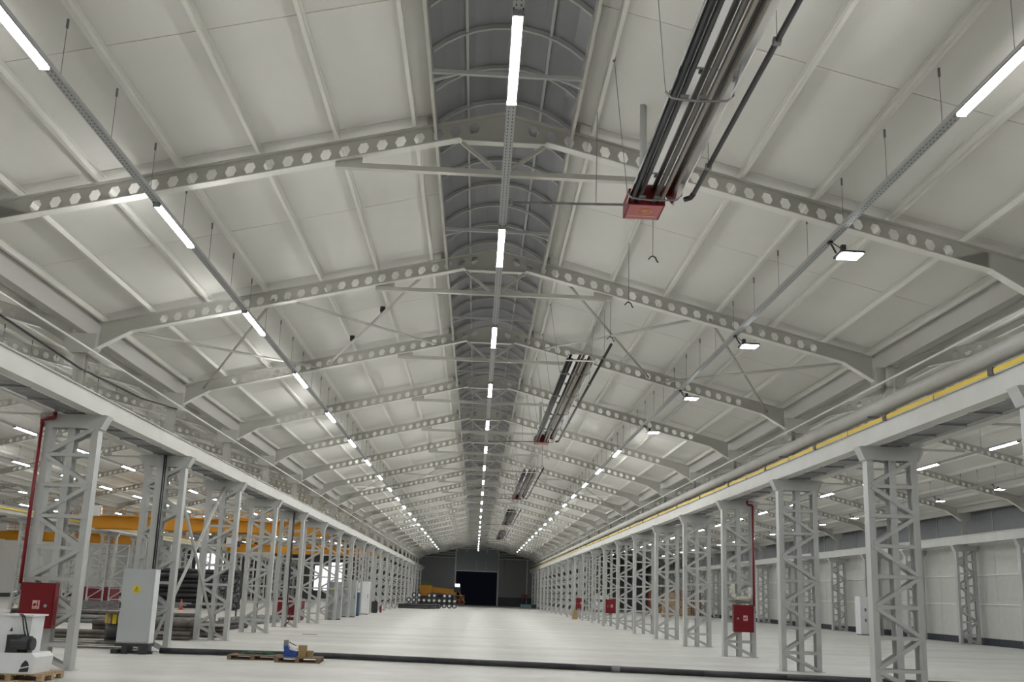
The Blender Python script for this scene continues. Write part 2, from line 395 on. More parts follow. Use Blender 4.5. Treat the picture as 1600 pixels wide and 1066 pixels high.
# ------------------------------------------------------------------ roof frames
def web_mesh(s):
    b = MB(); th = .006; P_ = .31; x0 = .345; n = 24
    H = .33; W2 = P_/2
    for y, flip in ((-th, False), (th, True)):
        for k in range(n):
            xc = .5 + P_*k
            def pt(dx, dz): x = xc+dx; return (s*x, y, zt(x) - H/2 + dz)
            hr, hz, hx = .095, .095, .05
            vs = [pt(-W2, -H/2), pt(W2, -H/2), pt(W2, H/2), pt(-W2, H/2), pt(-hr, 0), pt(-hx, hz), pt(hx, hz), pt(hr, 0), pt(hx, -hz), pt(-hx, -hz)]
            fs = [(3, 5, 6, 2), (0, 1, 8, 9), (0, 9, 4), (0, 4, 3), (4, 5, 3), (1, 7, 8), (1, 2, 7), (7, 2, 6)]
            b.add(vs, fs)
        # solid end panels: at the ridge and at the knee
        for a, c in ((0, .345), (.345+P_*n, 8.32)):
            b.add([(s*a, y, zt(a)-H), (s*c, y, zt(c)-H), (s*c, y, zt(c)), (s*a, y, zt(a))], [(0, 1, 2, 3)])
        b.add([(s*7.6, y, zt(7.6)-H), (s*8.32, y, 7.59), (s*9.03, y, 7.16), (s*9.03, y, zt(9.03)), (s*8.32, y, zt(8.32))], [(0, 1, 4), (1, 2, 3, 4)])
        b.add([(0, y, 9.45), (s*.72, y, 9.45), (s*.72, y, 9.49), (0, y, 9.67)], [(0, 1, 2, 3)])
    return b.mesh('rafter_web', steel)
def flange(pts, wd, th, name, m_):
    b = MB()
    for p, q in zip(pts[:-1], pts[1:]): b.bar((p[0], 0, p[1]), (q[0], 0, q[1]), wd, th)
    return b.mesh(name, m_)
WEB = {s: web_mesh(s) for s in (-1, 1)}
TF = {s: flange([(0, RIDGE), (s*9.05, zt(9.05))], .17, .014, 'top_flange', steel) for s in (-1, 1)}
BF = {s: flange([(s*.70, 9.452), (s*.74, 9.485), (s*8.32, 7.59), (s*9.06, 7.15)], .17, .014, 'bottom_flange', purl) for s in (-1, 1)}
CO = flange([(-.72, 9.45), (.72, 9.45)], .14, .014, 'collar_plate', purl)
TB = MB().box(-2.8, 2.8, -.05, .05, 8.86, 8.95).mesh('tie_beam', steel)
TBP = {s: MB().prism([(s*2.36, 8.95), (s*2.8, 8.95), (s*2.8, 8.97), (s*2.36, zt(2.36)-.34)] if s > 0 else [(-2.8, 8.95), (-2.36, 8.95), (-2.36, zt(2.36)-.34), (-2.8, 8.97)], -.008, .008).mesh('end_plate', steel) for s in (-1, 1)}
VB = {s: MB().bar((s*.70, 0, 9.44), (s*.12, 0, 8.97), .06, .06, up=(0, 1, 0)).mesh('ridge_brace', steel) for s in (-1, 1)}
CL = MB().box(-.06, .06, -.05, .05, 0, .16).mesh('purlin_cleat', steel)
def frame(n, i, label, group):
    t = thing('roof_frame', label, 'roof frame', (n*NP, fy(i)+.1, 0), group=group)
    for s in (-1, 1):
        obj('rafter_web', WEB[s], t); obj('top_flange', TF[s], t); obj('bottom_flange', BF[s], t)
        obj('end_plate', TBP[s], t); obj('ridge_brace', VB[s], t); obj('purlin_cleat', CL, t, (s*1.24, 0, zt(1.24)))
    obj('collar_plate', CO, t); obj('tie_beam', TB, t)
for n in NAVES:
    for k, i in enumerate(FR if n == 0 else range(0, 21)):
        frame(n, i, 'grey castellated steel roof frame across the %s, %s from the camera' % (NAME[n], ORD[k]), 'castellated roof frames, ' + NAME[n])
# roof bracing crosses
br = 0
for i in (0, 5, 10, 15):
    for s in (-1, 1):
        for (a, b_) in ((1.6, 4.85), (5.15, 8.5)):
            za, zb = zt(a)-.20, zt(b_)-.20
            side = 'left' if s < 0 else 'right'; part = 'ridge' if a < 2 else 'eave'
            t = thing('roof_brace', 'tubular X bracing, %s slope near the %s, %s braced bay from the camera' % (side, part, ORD[(0, 5, 10, 15).index(i)]), 'bracing', (0, fy(i), 0), group='X bracings of the central roof')
            put('brace_tube', MB().tube((s*a, .1, za), (s*b_, 6.1, zb), .035, 8), steel, t, smooth=True)
            put('brace_tube', MB().tube((s*b_, .1, zb-.07), (s*a, 6.1, za-.07), .035, 8), steel, t, smooth=True)
            if i == 0 and s < 0 and a < 2:
                for q in (.40, .72):
                    X, Y_, Z = -(a+(b_-a)*q), .1+6*q, za+(zb-za)*q
                    put('clamp', MB().box(X-.06, X+.06, Y_-.08, Y_+.08, Z+.03, Z+.17), blk, t)

# ------------------------------------------------------------------ crane runways
def runway(x, label, z=5.58, h=.42):
    t = thing('crane_runway_beam', label, 'crane beam', (x, 0, z))
    put('top_flange', MB().box(-.14, .14, 8.0, YB-.1, h-.02, h), beamc, t)
    put('beam_web', MB().box(-.09, .09, 8.0, YB-.1, .02, h-.02), beamc, t)
    put('bottom_flange', MB().box(-.14, .14, 8.0, YB-.1, 0, .02), beamc, t)
    put('crane_rail', MB().box(-.03, .03, 8.0, YB-.1, h, h+.05), greyp, t)
    return t
runway(-8.86, 'pale grey crane beam along the left columns facing the central nave')
runway(8.86, 'pale grey crane beam along the right columns under the yellow conductor')
runway(-9.86, 'grey crane beam on the outer side of the left columns')
runway(9.86, 'grey crane beam on the outer side of the right columns')
runway(-ROW-NP+.5, 'grey crane beam on the far left column row, side facing the cranes')
runway(-ROW-NP-.5, 'grey crane beam on the far left column row, outer side')
runway(ROW+NP-.5, 'grey crane beam along the right side wall', 5.6, .5)
for s in (-1, 1):
    t = thing('walkway', 'dark underside of the maintenance walkway between crane beams, %s row' % ('left' if s < 0 else 'right'), 'walkway', (s*ROW, 0, 5.6))
    put('deck_plate', MB().box(-.34, .34, 8, YB-.1, .03, .05), greyp, t)
    put('edge_strip', MB().box(-s*.30-.03, -s*.30+.03, 8, YB-.1, .0, .02), white, t)
    me = MB().box(-.33, .33, -.02, .02, -.015, .03).mesh('bracket', galv)
    y = 8.6; k = 0
    while y < YB-1 and k < 120: obj('bracket', me, t, (0, y, 0)); y += 1.2; k += 1
    t2 = put('sprinkler_pipe', MB().tube((0, 8, 0), (0, YB-.2, 0), .045, 8), redp, None, (s*10.12, 0, 5.67), True)
    t2['label'] = 'red sprinkler pipe running below the %s crane walkway' % ('left' if s < 0 else 'right'); t2['category'] = 'pipe'
# yellow conductor rail with black joints
t = thing('conductor_rail', 'long yellow crane conductor rail on top of the right crane beam', 'conductor rail', (8.74, 0, 6.0))
put('rail_cover', MB().box(-.03, .03, 8, YB-.3, .0, .085), yelb, t)
jm = MB().box(-.045, .045, -.08, .08, -.02, .11).mesh('joint_clamp', blk)
hm = MB().box(-.04, .04, -.015, .015, -.03, .1).mesh('hanger_clip', galv)
for k in range(33):
    obj('joint_clamp', jm, t, (0, 10.45 + 4.03*k, 0)); obj('hanger_clip', hm, t, (0, 12.4 + 4.03*k, 0))
t = put('conductor_rail', MB().box(-.03, .03, 30, YB-.3, 0, .085), yelb, None, (-ROW-NP+.69, 0, 5.8)); t['label'] = 'yellow conductor rail on the far left crane beam'; t['category'] = 'conductor rail'
t = thing('rainwater_pipe', 'thick grey rainwater pipe running above the right crane beam', 'pipe', (8.98, 0, 6.44))
put('main_pipe', MB().tube((0, 8, 0), (0, YB-.2, 0), .17, 16), beamc, t, smooth=True)
for i in (0, 6, 12): put('down_pipe', MB().path([(.36, fy(i)-.14, 1.02), (.36, fy(i)-.14, .5), (.12, fy(i)-.2, .02)], .1, 12), beamc, t, smooth=True)
pc = MB().box(-.2, .3, -.02, .02, -.22, -.17).box(.2, .3, -.02, .02, -.2, .6).mesh('pipe_bracket', greyp)
for i in range(-1, 20): obj('pipe_bracket', pc, t, (0, fy(i)-.1, 0))
cb = MB().path([(-9.2, 15, 6.75), (-9.3, 19.5, 6.62), (-9.25, 23, 6.72), (-9.2, 25.6, 6.98)], .022, 6)
t = put('power_cable', cb, blk); t['label'] = 'black cable sagging above the left crane beam'; t['category'] = 'cable'
for s in (-1, 1):
    t = put('conduit', MB().tube((s*9.0, 8, 7.0), (s*9.0, YB-.2, 7.0), .025, 8), purl); t['label'] = 'thin pale conduit under the %s valley gutter' % ('left' if s < 0 else 'right'); t['category'] = 'conduit'

# ------------------------------------------------------------------ cable trays and lamps
ZR = 7.83; LY0 = 13.16; LP = 5.35
tray = MB()
tray.box(-.06, .06, 0, YB-24.5, 0, .004).box(-.06, -.055, 0, YB-24.5, 0, .06).box(.055, .06, 0, YB-24.5, 0, .06)
TRAY = tray.mesh('tray_channel', traym)
TUBE_B = MB().prism([(-.055, .0), (-.055, -.015), (.055, -.015), (.055, 0)], 0, 1.66).box(-.06, .06, -.02, 0, -.06, .0).box(-.06, .06, 1.66, 1.68, -.06, .0).mesh('lamp_body', galv)
TUBE_L = MB().prism([(-.042, -.015), (-.036, -.06), (.036, -.06), (.042, -.015)], .01, 1.65).mesh('lens', lens)
CLAMP = MB().path([(-.05, -.05, -.02), (-.05, -.06, .07), (.05, -.06, .07), (.05, -.05, -.02)], .008, 6).mesh('suspension_clip', blk)
FL_B = MB().box(-.2, .2, -.16, .16, .0, .035).box(-.2, -.13, -.2, -.12, .03, .11).box(-.09, .2, -.1, .1, .035, .05).mesh('flood_body', blkm)
FL_L = MB().box(-.15, .18, -.14, .14, -.012, -.001).mesh('lens', floodl)
FL_A = MB().bar((-.17, -.1, .08), (-.32, .0, .25), .03, .012).bar((-.17, .1, .08), (-.32, .0, .25), .03, .012).box(-.34, -.28, -.04, .04, .2, .28).mesh('bracket', blkm)
TUBE_L2 = TUBE_L.copy(); TUBE_L2.materials[0] = lens2
def tube_lamp(x, y, z, label, group):
    t = thing('tube_lamp', label, 'lamp', (x, y, z), group=group)
    obj('lamp_body', TUBE_B, t); obj('lens', TUBE_L if abs(x) < 7 else TUBE_L2, t); obj('suspension_clip', CLAMP, t)
def flood_lamp(x, y, z, label, group):
    t = thing('flood_lamp', label, 'lamp', (x, y, z), group=group)
    obj('flood_body', FL_B, t); obj('lens', FL_L, t); obj('bracket', FL_A, t)
RAILS = [(0, -5.46, 'left cable tray', 7.8), (0, 0.03, 'middle cable tray', 8.1), (0, 5.46, 'right cable tray', 9.0)]
for n in (1, -1): RAILS += [(n, -5.46, 'left cable tray', 9), (n, 0, 'middle cable tray', 9), (n, 5.46, 'right cable tray', 9)]
RAILS += [(-2, 0, 'middle cable tray', 9), (-2, 5.46, 'right cable tray', 9)]
wire_cache = {}
for n, dx, rn, _ in RAILS:
    x = n*NP + dx
    t = thing('cable_tray', 'perforated galvanised %s hanging in the %s' % (rn, NAME[n]), 'cable tray', (x, -2.5, ZR))
    obj('tray_channel', TRAY, t)
    if dx:
        zp = zt(5.38)+.04; wm = MB().tube((0, 0, .05), (0, 0, zp-ZR-.12), .0045, 5).tube((0, 0, zp-ZR-.12), (0, 0, zp-ZR), .016, 6).tube((0, 0, .0), (0, 0, .06), .012, 5)
        key = 'w' if 'w' in wire_cache else None
        if not key: wire_cache['w'] = wm.mesh('hanger_wire', greyp)
        me = wire_cache['w']; N = 80 if n == 0 else 36; y0 = 9.84 + 2.5 - 7.5
    else:
        me = wire_cache.get('c') or MB().tube((0, 0, .05), (0, 0, 8.86-ZR), .006, 5).mesh('hanger_wire', greyp); wire_cache['c'] = me
        N = 21; y0 = fy(-1)+.1+2.5
    for k in range(N):
        y = y0 + (1.5 if dx else 6.0)*k
        if y < YB-25+2.3: obj('hanger_wire', me, t, (0, y, 0))
    yy0 = {-5.46: 13.16, 5.46: 12.98+.4 if False else 13.1}.get(dx, 13.38)
    first = yy0 - LP*3
    kk = 0
    for j in range(24):
        y = first + LP*j
        if y > 123.5: break
        vis = y > (6 if n == 0 else 22)  # unseen lamps continue the rows, added to brighten the near floor
        lab_n = ORD[kk] if vis else None
        fl = (n == 0 and dx > 5 and 3 <= j <= 6) or (n == 1 and dx > 0)
        what = ('floodlight' if fl else 'LED tube lamp')
        label = ('%s, %s of the %s, %s from the camera' % (what, rn.replace('cable ', ''), NAME[n], ORD[kk])) if vis else '%s out of view, %s of the %s, %s one' % (what, rn.replace('cable ', ''), NAME[n], ORD[j])
        if fl: flood_lamp(x + (.30 if n == 0 else .3), y + .25, ZR-.24, label, 'floodlights, %s of the %s' % (rn, NAME[n]))
        else: tube_lamp(x, y, ZR, label, 'LED tube lamps, %s of the %s' % (rn, NAME[n]))
        if vis: kk += 1

# ------------------------------------------------------------------ radiant heaters
def heater(k, y0, y1):
    x0 = 1.99; zb = 8.02
    t = thing('radiant_heater', ['long gas radiant tube heater nearest to the camera', 'second gas radiant tube heater hanging right of the skylight', 'third gas radiant tube heater, small and far along the roof', 'fourth gas radiant tube heater, near the far end', 'farthest gas radiant tube heater before the end wall'][k], 'heater', (x0, y0, zb), group='gas radiant heaters under the right roof slope')
    Ln = y1-y0
    rf = MB()
    prof = [(-.03, .0), (.04, .17), (.20, .17), (.42, .17), (.58, .17), (.72, .0)]
    out = [(-.045, -.005), (.03, .185), (.20, .185), (.42, .185), (.59, .185), (.735, -.005)]
    rf.prism(prof + out[::-1], 0, Ln-.0)
    put('reflector', rf, chrome, t)
    for x, mm in ((.05, tubeb), (.15, tubeb), (.40, mat('brown_tube', (0.13, 0.12, 0.105), .35, .8)), (.50, tubes)):
        put('radiant_tube', MB().tube((x, .1, .06), (x, Ln-.02, .06), .037, 14), mm, t, smooth=True)
    put('end_cap', MB().bar((-.04, -.01, .0), (.73, -.01, .0), .03, .03), purl, t)
    b = MB(); b.box(.0, .58, Ln-.02, Ln+.52, .0, .26)
    put('burner_box', b, red, t)
    put('box_plate', MB().box(.03, .55, Ln+.0, Ln+.50, -.006, -.001), labred, t)  # underside plate, paler red than the rest of the box
    lg = MB(); N = 20
    ring = [(.29+.12*math.cos(a), Ln+.20+.09*math.sin(a)) for a in [2*math.pi*i/N for i in range(N)]]
    for a, c in zip(ring, ring[1:]+ring[:1]): lg.bar((a[0], a[1], -.012), (c[0], c[1], -.012), .012, .006)
    e = put('emblem', lg, goldl, t)
    if k < 2:
        o = obj('lettering', text_mesh('IR', .12, goldl), e, (.29, Ln+.20, -.012)); o.rotation_euler = (math.pi, 0, 0)
        d = MB(); xx = .06
        while xx < .5: d.box(xx, xx+.022, Ln+.37, Ln+.40, -.012, -.007); xx += .03
        put('lettering', d, pink, e)
    hb = MB().path([(-.07, 0, .05), (.0, 0, -.03), (.12, 0, -.045), (.34, 0, -.055), (.56, 0, -.045), (.70, 0, -.03), (.78, 0, .05)], .014, 6).bar((.16, -.05, -.02), (.16, .05, -.02), .1, .03).bar((.40, -.05, -.02), (.40, .05, -.02), .1, .03)
    me = hb.mesh('hanger_bracket', greyp)
    wm = MB()
    wm.tube((-.07, 0, .05), (-.45, -1.0, 1.66), .006, 5).box(-.47, -.43, -1.02, -.98, 1.6, 1.68)
    wme = wm.mesh('suspension_wire', greyp); wm2 = MB().tube((.78, 0, .05), (.82, -.3, 1.32), .006, 5).mesh('suspension_wire', greyp)
    yy = Ln - .3
    while yy > 1.0:
        obj('hanger_bracket', me, t, (0, yy, 0)); obj('suspension_wire', wme, t, (0, yy, 0)); obj('suspension_wire', wm2, t, (0, yy, 0)); yy -= 2.75
    put('flue_pipe', MB().tube((.20, Ln-.15, .2), (.20, Ln-.15, 1.68), .055, 12).tube((.20, Ln-.15, 1.64), (.20, Ln-.15, 1.7), .075, 12), steel2, t, smooth=True)
    put('gas_strut', MB().tube((-1.85, Ln+.1, -.02), (.02, Ln+.1, .04), .02, 8).tube((-1.84, Ln+.1, -.05), (-1.84, Ln+.1, .01), .03, 8).tube((-.5, Ln+.1, .02), (-.5, Ln+.1, 1.62), .006, 5), greyp, t)
    p = thing('gas_pipe', ['black pipe beside the nearest radiant heater', 'black pipe beside the second radiant heater', 'black pipe beside the third radiant heater', 'black pipe beside the fourth radiant heater', 'black pipe beside the farthest radiant heater'][k], 'pipe', (2.93, y0-1.5, 8.06), group='black pipes beside the radiant heaters')
    L2 = Ln + 1.1
    put('pipe_run', MB().tube((0, 0, 0), (0, L2, 0), .035, 10), blk, p, smooth=True)
    put('elbow', MB().path([(0, L2, 0), (-.02, L2+.1, -.02), (-.1, L2+.18, -.02)], .04, 10), blk, p, smooth=True)
    wr_ = MB().tube((0, 0, .03), (0, 0, 1.30), .005, 5).tube((-.04, 0, 0), (.04, 0, 0), .05, 8).mesh('pipe_hanger', greyp)
    yy = 1.2
    while yy < L2: obj('pipe_hanger', wr_, p, (0, yy, 0)); yy += 2.9
for k, (a, b) in enumerate(((0.2, 12.75), (22.1, 34.7), (43.6, 56.2), (65.2, 77.8), (86.8, 99.4))): heater(k, a, b)
for k, y in enumerate((14.74, 17.26, 19.75, 38.2, 41.0)):
    t = thing('pipe_hook', 'empty wire hook hanging from the roof beyond the nearest heater, %s from the camera' % ORD[k], 'hook', (2.78, y, 8.0), group='empty pipe hooks hanging in a line')
    put('wire', MB().tube((0, 0, 0), (0, 0, zt(2.78)+.05-8.0), .006, 5), greyp, t)
    put('hook', MB().path([(-.08, 0, -.07), (-.04, 0, -.02), (0, 0, 0), (.05, 0, -.03), (.07, 0, -.09), (.1, 0, -.12)], .012, 6), blk, t)

# ------------------------------------------------------------------ fire hose cabinets
def fire_cabinet(x, y, label, side, pipe_x=None):
    t = thing('fire_cabinet', label, 'fire cabinet', (x, y, .88), group='red fire hose cabinets on the columns')
    put('body', MB().box(-.36, .36, -.20, -.015, 0, .95), red, t)
    d = put('door', MB().box(-.335, .335, -.22, -.20, .025, .925), red, t)
    kx = .2 if side < 0 else -.22
    put('lock', MB().tube((kx, -.235, .47), (kx, -.22, .47), .035, 12), galv, d)
    sg = MB().box(-.075, .075, -.226, -.221, .40, .58)
    s_ = put('pictogram', sg, pink, d, (0 if side < 0 else .05, 0, 0))
    q = MB().tube((-.02, -.229, .49), (-.02, -.227, .49), .032, 14).box(.025, .045, -.229, -.227, .45, .54).box(.02, .05, -.229, -.227, .55, .565).box(-.06, -.045, -.229, -.227, .43, .5).box(-.05, .04, -.229, -.227, .415, .425)
    e = put('symbol', q, red, s_) if False else None
    put('hose_symbol', q, red, d, (0 if side < 0 else .05, 0, 0))
    if pipe_x is not None:
        r = thing('riser_pipe', 'red riser pipe feeding the fire cabinet on the %s' % ('left row column nearest the camera' if side < 0 else 'third right row column'), 'pipe', (pipe_x, y, 0))
        put('riser', MB().path([(0, -.07, 1.72), (0, -.07, 5.3)], .038, 12), redp, r, smooth=True)
        dx = .18 if side < 0 else .18 - .36 + .36*0
        put('bend', MB().path([(0, -.07, 5.3), (-.0, -.07, 5.42), (.26 if side < 0 else -.2, -.07, 5.46), (.26 if side < 0 else -.2, -.07, 5.6)], .042, 12), redp, r, smooth=True)
        put('valve', MB().tube((0, -.07, 1.66), (0, -.07, 1.8), .055, 12).tube((0, -.07, 1.6), (-.1 if side < 0 else .06, -.07, 1.6), .05, 12), galv, r)
fire_cabinet(-9.52, fy(0)-.02, 'red fire hose cabinet on the left column nearest the camera', -1, -9.98)
fire_cabinet(9.44, fy(2)-.02, 'red fire hose cabinet on the third right row column', 1, 9.86)
fire_cabinet(9.3, fy(7)-.02, 'small red fire cabinet on a right row column farther back', 1)
fire_cabinet(9.3, fy(10)-.02, 'tiny red fire cabinet on a distant right row column', 1)
fire_cabinet(-9.3, fy(9)-.02, 'small red fire cabinet on a distant left row column', -1)
# roll of pale hose hung on the third right column
t = thing('hanging_duct', 'cream coloured bent duct hung above the right fire cabinet', 'duct', (9.38, fy(2)-.12, 1.95))
put('duct_bend', MB().path([(-.3, 0, .62), (-.3, 0, .25), (-.2, 0, .12), (.3, 0, .12), (.34, 0, .3), (.34, 0, .5)], .075, 10), mat('cream_duct', (.6, .58, .5), .6), t, smooth=True)
put('shelf_plate', MB().box(-.42, .36, -.02, .08, 0, .03), green if False else greyp, t)

# ------------------------------------------------------------------ post, bracing, electric cabinet at the left row
def hpost(x, y, label, h=5.55):
    t = thing('service_post', label, 'post', (x, y, 0), group='posts in front of left columns')
    put('post_profile', MB().box(-.09, .09, 0, .012, 0, h).box(-.09, .09, .15, .162, 0, h).box(-.005, .005, .01, .15, 0, h), steel2, t)
    put('power_cable', MB().path([(.13, -.03, h), (.13, -.03, 2.2), (.16, -.05, 1.1), (.34, -.08, .7), (.30, -.1, .3), (.1, -.15, .08)], .022, 8).tube((.17, -.0, h), (.17, -.0, 2.0), .015, 6), blk, t, smooth=True)
    return t
hpost(-9.42, fy(1)-.26, 'grey H-section post with black cables behind the electric cabinet')
hpost(-9.35, fy(4)-.3, 'grey H-section post with black cables before the sixth left column')
for k, (i, lab) in enumerate(((1, 'near'), (12, 'middle'), (17, 'far'))):
    t = thing('wall_brace', 'pale tubular X brace between left row columns, %s one' % lab, 'bracing', (-9.3, fy(i), 0), group='X braces in the left column row')
    put('brace_tube', MB().tube((0, .3, .25), (0, 5.9, 5.35), .05, 10), steel2, t, smooth=True)
    put('brace_tube', MB().tube((.11, .3, 5.35), (.11, 5.9, .25), .05, 10), steel2, t, smooth=True)
t = thing('electric_cabinet', 'tall grey electric cabinet with yellow warning label by the second left column', 'electric cabinet', (-9.38, 24.75, 0))
put('body', MB().box(-.43, .43, -.17, .22, .28, 2.28), cabm, t)
put('door', MB().box(-.415, .415, -.19, -.17, .31, 2.26), cabm, t)
put('side_panel', MB().box(.43, .437, -.15, .2, .3, 2.26), white, t)
lb = MB(); lb.tube((-.02, -.195, 1.72), (-.02, -.19, 1.72), .11, 8)
l_ = put('warning_label', lb, yellab, t)
tr = MB()
for a, b in (((-.07, 1.68), (-.02, 1.79)), ((-.02, 1.79), (.03, 1.68)), ((.03, 1.68), (-.07, 1.68)), ((-.01, 1.76), (-.03, 1.72)), ((-.03, 1.72), (-.01, 1.70)), ((-.05, 1.65), (.02, 1.65))):
    tr.bar((a[0], -.197, a[1]), (b[0], -.197, b[1]), .004, .008, up=(0, 1, 0))
put('warning_symbol', tr, blk, l_)
put('handle', MB().box(-.425, -.40, -.21, -.19, 1.2, 1.36), blk, t)
put('lock', MB().box(-.425, -.41, -.21, -.19, 1.08, 1.12), blk, t)
put('plinth_frame', MB().box(-.45, .45, -.19, .24, .2, .28).box(-.52, -.36, -.24, .26, 0, .12).box(.2, .4, -.2, .22, 0, .2).box(-.25, -.1, -.2, .22, 0, .2).box(-.5, .5, -.05, .05, 0, .08), blkm, t)

# ------------------------------------------------------------------ blower on a pallet, bottom left
def pallet(label, loc, rz, L_=1.2, W_=.8, m_=wood, h=.144, top=True, group=None):
    t = thing('pallet', label, 'pallet', loc, rz, group)
    n = 7 if top else 5; bw = W_/n*.78
    me = MB().box(-L_/2, L_/2, -bw/2, bw/2, h-.022, h).mesh('deck_board', m_)
    for k in range(n): obj('deck_board', me, t, (0, -W_/2 + W_/n*(k+.5), 0))
    cr = MB().box(-.05, .05, -W_/2, W_/2, h-.044, h-.022).mesh('stringer_board', m_)
    bl = MB().box(-.05, .05, -.06, .06, .022, h-.044).mesh('block', m_)
    bt = MB().box(-L_/2, L_/2, -.05, .05, 0, .022).mesh('bottom_board', m_)
    for x in (-L_/2+.05, 0, L_/2-.05):
        obj('stringer_board', cr, t, (x, 0, 0))
        for y in (-W_/2+.06, 0, W_/2-.06): obj('block', bl, t, (x, y, 0))
    for y in (-W_/2+.06, 0, W_/2-.06): obj('bottom_board', bt, t, (0, y, 0))
    return t
pallet('pale wooden pallet under the white blower', (-8.86, 17.72, 0), 0, 1.25, .9, woodl)
t = thing('blower', 'white centrifugal blower with black motor on a pallet', 'blower', (-9.2, 17.5, .144))
sc = []
for k in range(22):
    a = math.radians(180 - k*180/21); rr = .46 + .0*k
    sc.append((rr*math.cos(a)*1.0, .60+rr*math.sin(a)))
housing = [(-.46, .08)] + sc[:12] + [(.10, 1.06), (.62, 1.06), (.60, .58), (.58, .08)]
put('scroll_housing', MB().prism([(x-.1, z) for x, z in housing], .05, .55), white, t)
put('outlet_flange', MB().box(-.08, .56, .0, .6, 1.05, 1.08), white, t)
put('base_cabinet', MB().prism([(-.6, 0), (.76, 0), (.80, .30), (.72, .38), (-.6, .38)], -.22, .5), white, t)
put('vent_opening', MB().prism([(.52, .03), (.69, .04), (.70, .15), (.67, .22), (.62, .25), (.56, .18)], -.228, -.22), blkm, t)
put('vent_louver', MB().bar((.53, -.235, .10), (.70, -.235, .14), .012, .02), white, t)
mo = thing('x', None, None) if False else None
put('motor', MB().tube((.3, -.1, .54), (.62, -.1, .54), .15, 18).box(.22, .44, -.22, .04, .38, .71).tube((.62, -.1, .54), (.67, -.1, .54), .12, 16), blkm, t)
put('motor_mount', MB().box(.2, .6, -.2, .04, .36, .40), blkm, t)
put('motor_cable', MB().path([(.3, .0, 1.09), (.38, -.05, 1.04), (.46, -.1, .8), (.52, -.12, .68)], .014, 6).path([(.34, .0, 1.09), (.42, -.05, 1.04), (.52, -.1, .8), (.57, -.12, .68)], .014, 6), blk, t, smooth=True)
put('warning_mark', MB().prism([(.12, .76), (.18, .76), (.16, .84)], .04, .048), blkm, t)

# ------------------------------------------------------------------ things on the central floor
hose = [(-8.75, 25.0, .085), (-7.2, 25.05, .085), (-5.6, 25.08, .085), (-4.0, 25.02, .085), (-1.2, 24.5, .085), (2.58, 23.75, .085), (3.6, 23.5, .085)]
t = thing('floor_pipe', 'long dark pipe lying across the floor of the central nave', 'pipe', (0, 0, 0))
put('pipe_run', MB().path(hose, .08, 14), blkm, t, smooth=True)
put('pipe_run', MB().path([(3.6, 23.5, .085), (5.8, 22.98, .085), (7.84, 22.62, .085), (12.5, 21.7, .085)], .08, 14), blkm, t, smooth=True)
put('coupling', MB().tube((3.5, 23.53, .085), (3.72, 23.47, .085), .086, 14), greyp, t, smooth=True)
pallet('low wooden pallet with green metal parts by the floor pipe', (-5.95, 24.2, 0), .02, 1.3, .8, wood, .12, top=True)
rnd = random.Random(3)
for k in range(7):
    a = rnd.uniform(-.35, .35); x = -6.25 + .11*k; y = 24.2 + rnd.uniform(-.2, .25)
    t = put('flat_bracket', MB().bar((-.18, 0, .012), (.18, .04, .012), .05, .02).box(-.02, .02, -.05, .05, .02, .04), green, None, (x, y, .12 + .022*(k % 3)))
    t.rotation_euler[2] = a; t['label'] = 'green metal bracket on the low pallet, %s from the left' % ORD[k]; t['category'] = 'bracket'; t['group'] = 'green brackets on the low pallet'
pallet('dark wooden pallet carrying the blue machine and cartons', (-4.7, 23.75, 0), .04, 1.15, .8, wood, .13)
t = thing('bench_machine', 'small blue bench machine with upright back on the pallet', 'machine', (-4.95, 23.65, .13))
put('base', MB().prism([(-.13, 0), (.19, 0), (.2, .14), (.02, .16), (-.04, .28), (-.13, .28)], -.1, .1), blue, t)
put('upright', MB().box(-.15, -.06, -.09, .09, .2, .42), greyp, t)
put('lever', MB().bar((-.03, 0, .37), (.16, 0, .28), .02, .02), blkm, t)
put('white_cover', MB().prism([(-.0, .19), (.18, .17), (.2, .23), (.04, .27)], -.08, .08), white, t)
def carton(x, y, z, wx, wy, h, label, rz=0):
    t = thing('carton', label, 'carton', (x, y, z), rz)
    put('box', MB().box(-wx/2, wx/2, -wy/2, wy/2, 0, h), card, t)
    put('tape', MB().box(-wx/2-.001, wx/2+.001, -.02, .02, h*.45, h+.002), mat('tape', (.3, .2, .1), .4), t)
carton(-4.62, 23.72, .13, .2, .22, .16, 'lower brown carton beside the blue bench machine')
carton(-4.63, 23.72, .292, .2, .2, .13, 'upper brown carton stacked beside the blue bench machine', .05)
carton(-4.43, 23.75, .13, .13, .16, .16, 'smaller brown carton at the right end of the pallet', -.1)
t = put('plate_scrap', MB().box(-.3, .3, -.02, .02, 0, .015), blkm, None, (-7.0, 37.6, 0)); t['label'] = 'flat dark offcut on the floor beyond the pallets'; t['category'] = 'offcut'

# ------------------------------------------------------------------ materials stored in the left naves
def pipe_bundle(x0, y0, cols, rows, r, ln, ang, label, m_, group, cat='pipe'):
    me = MB().tube((-ln/2, 0, 0), (ln/2, 0, 0), r, 10); hole = MB().tube((ln/2, 0, 0), (ln/2+.005, 0, 0), r*.8, 10)
    pm_ = me.mesh('pipe', m_, True); hm_ = hole.mesh('bore', blk)
    k = 0
    for j in range(rows):
        for i in range(cols - (j % 2)):
            t = thing('steel_pipe', '%s, %s layer, %s from the front' % (label, ORD[j], ORD[i]), cat, (x0 - math.sin(ang)*(i+.5*(j % 2))*2.02*r, y0 + math.cos(ang)*(i+.5*(j % 2))*2.02*r, r + j*r*1.75), ang, group)
            obj('pipe_wall', pm_, t); obj('bore', hm_, t); k += 1
pipe_bundle(-23.2, 72.5, 4, 8, .22, 7.5, 0, 'large black pipe in the tall stack', blkm, 'stacked large black pipes')
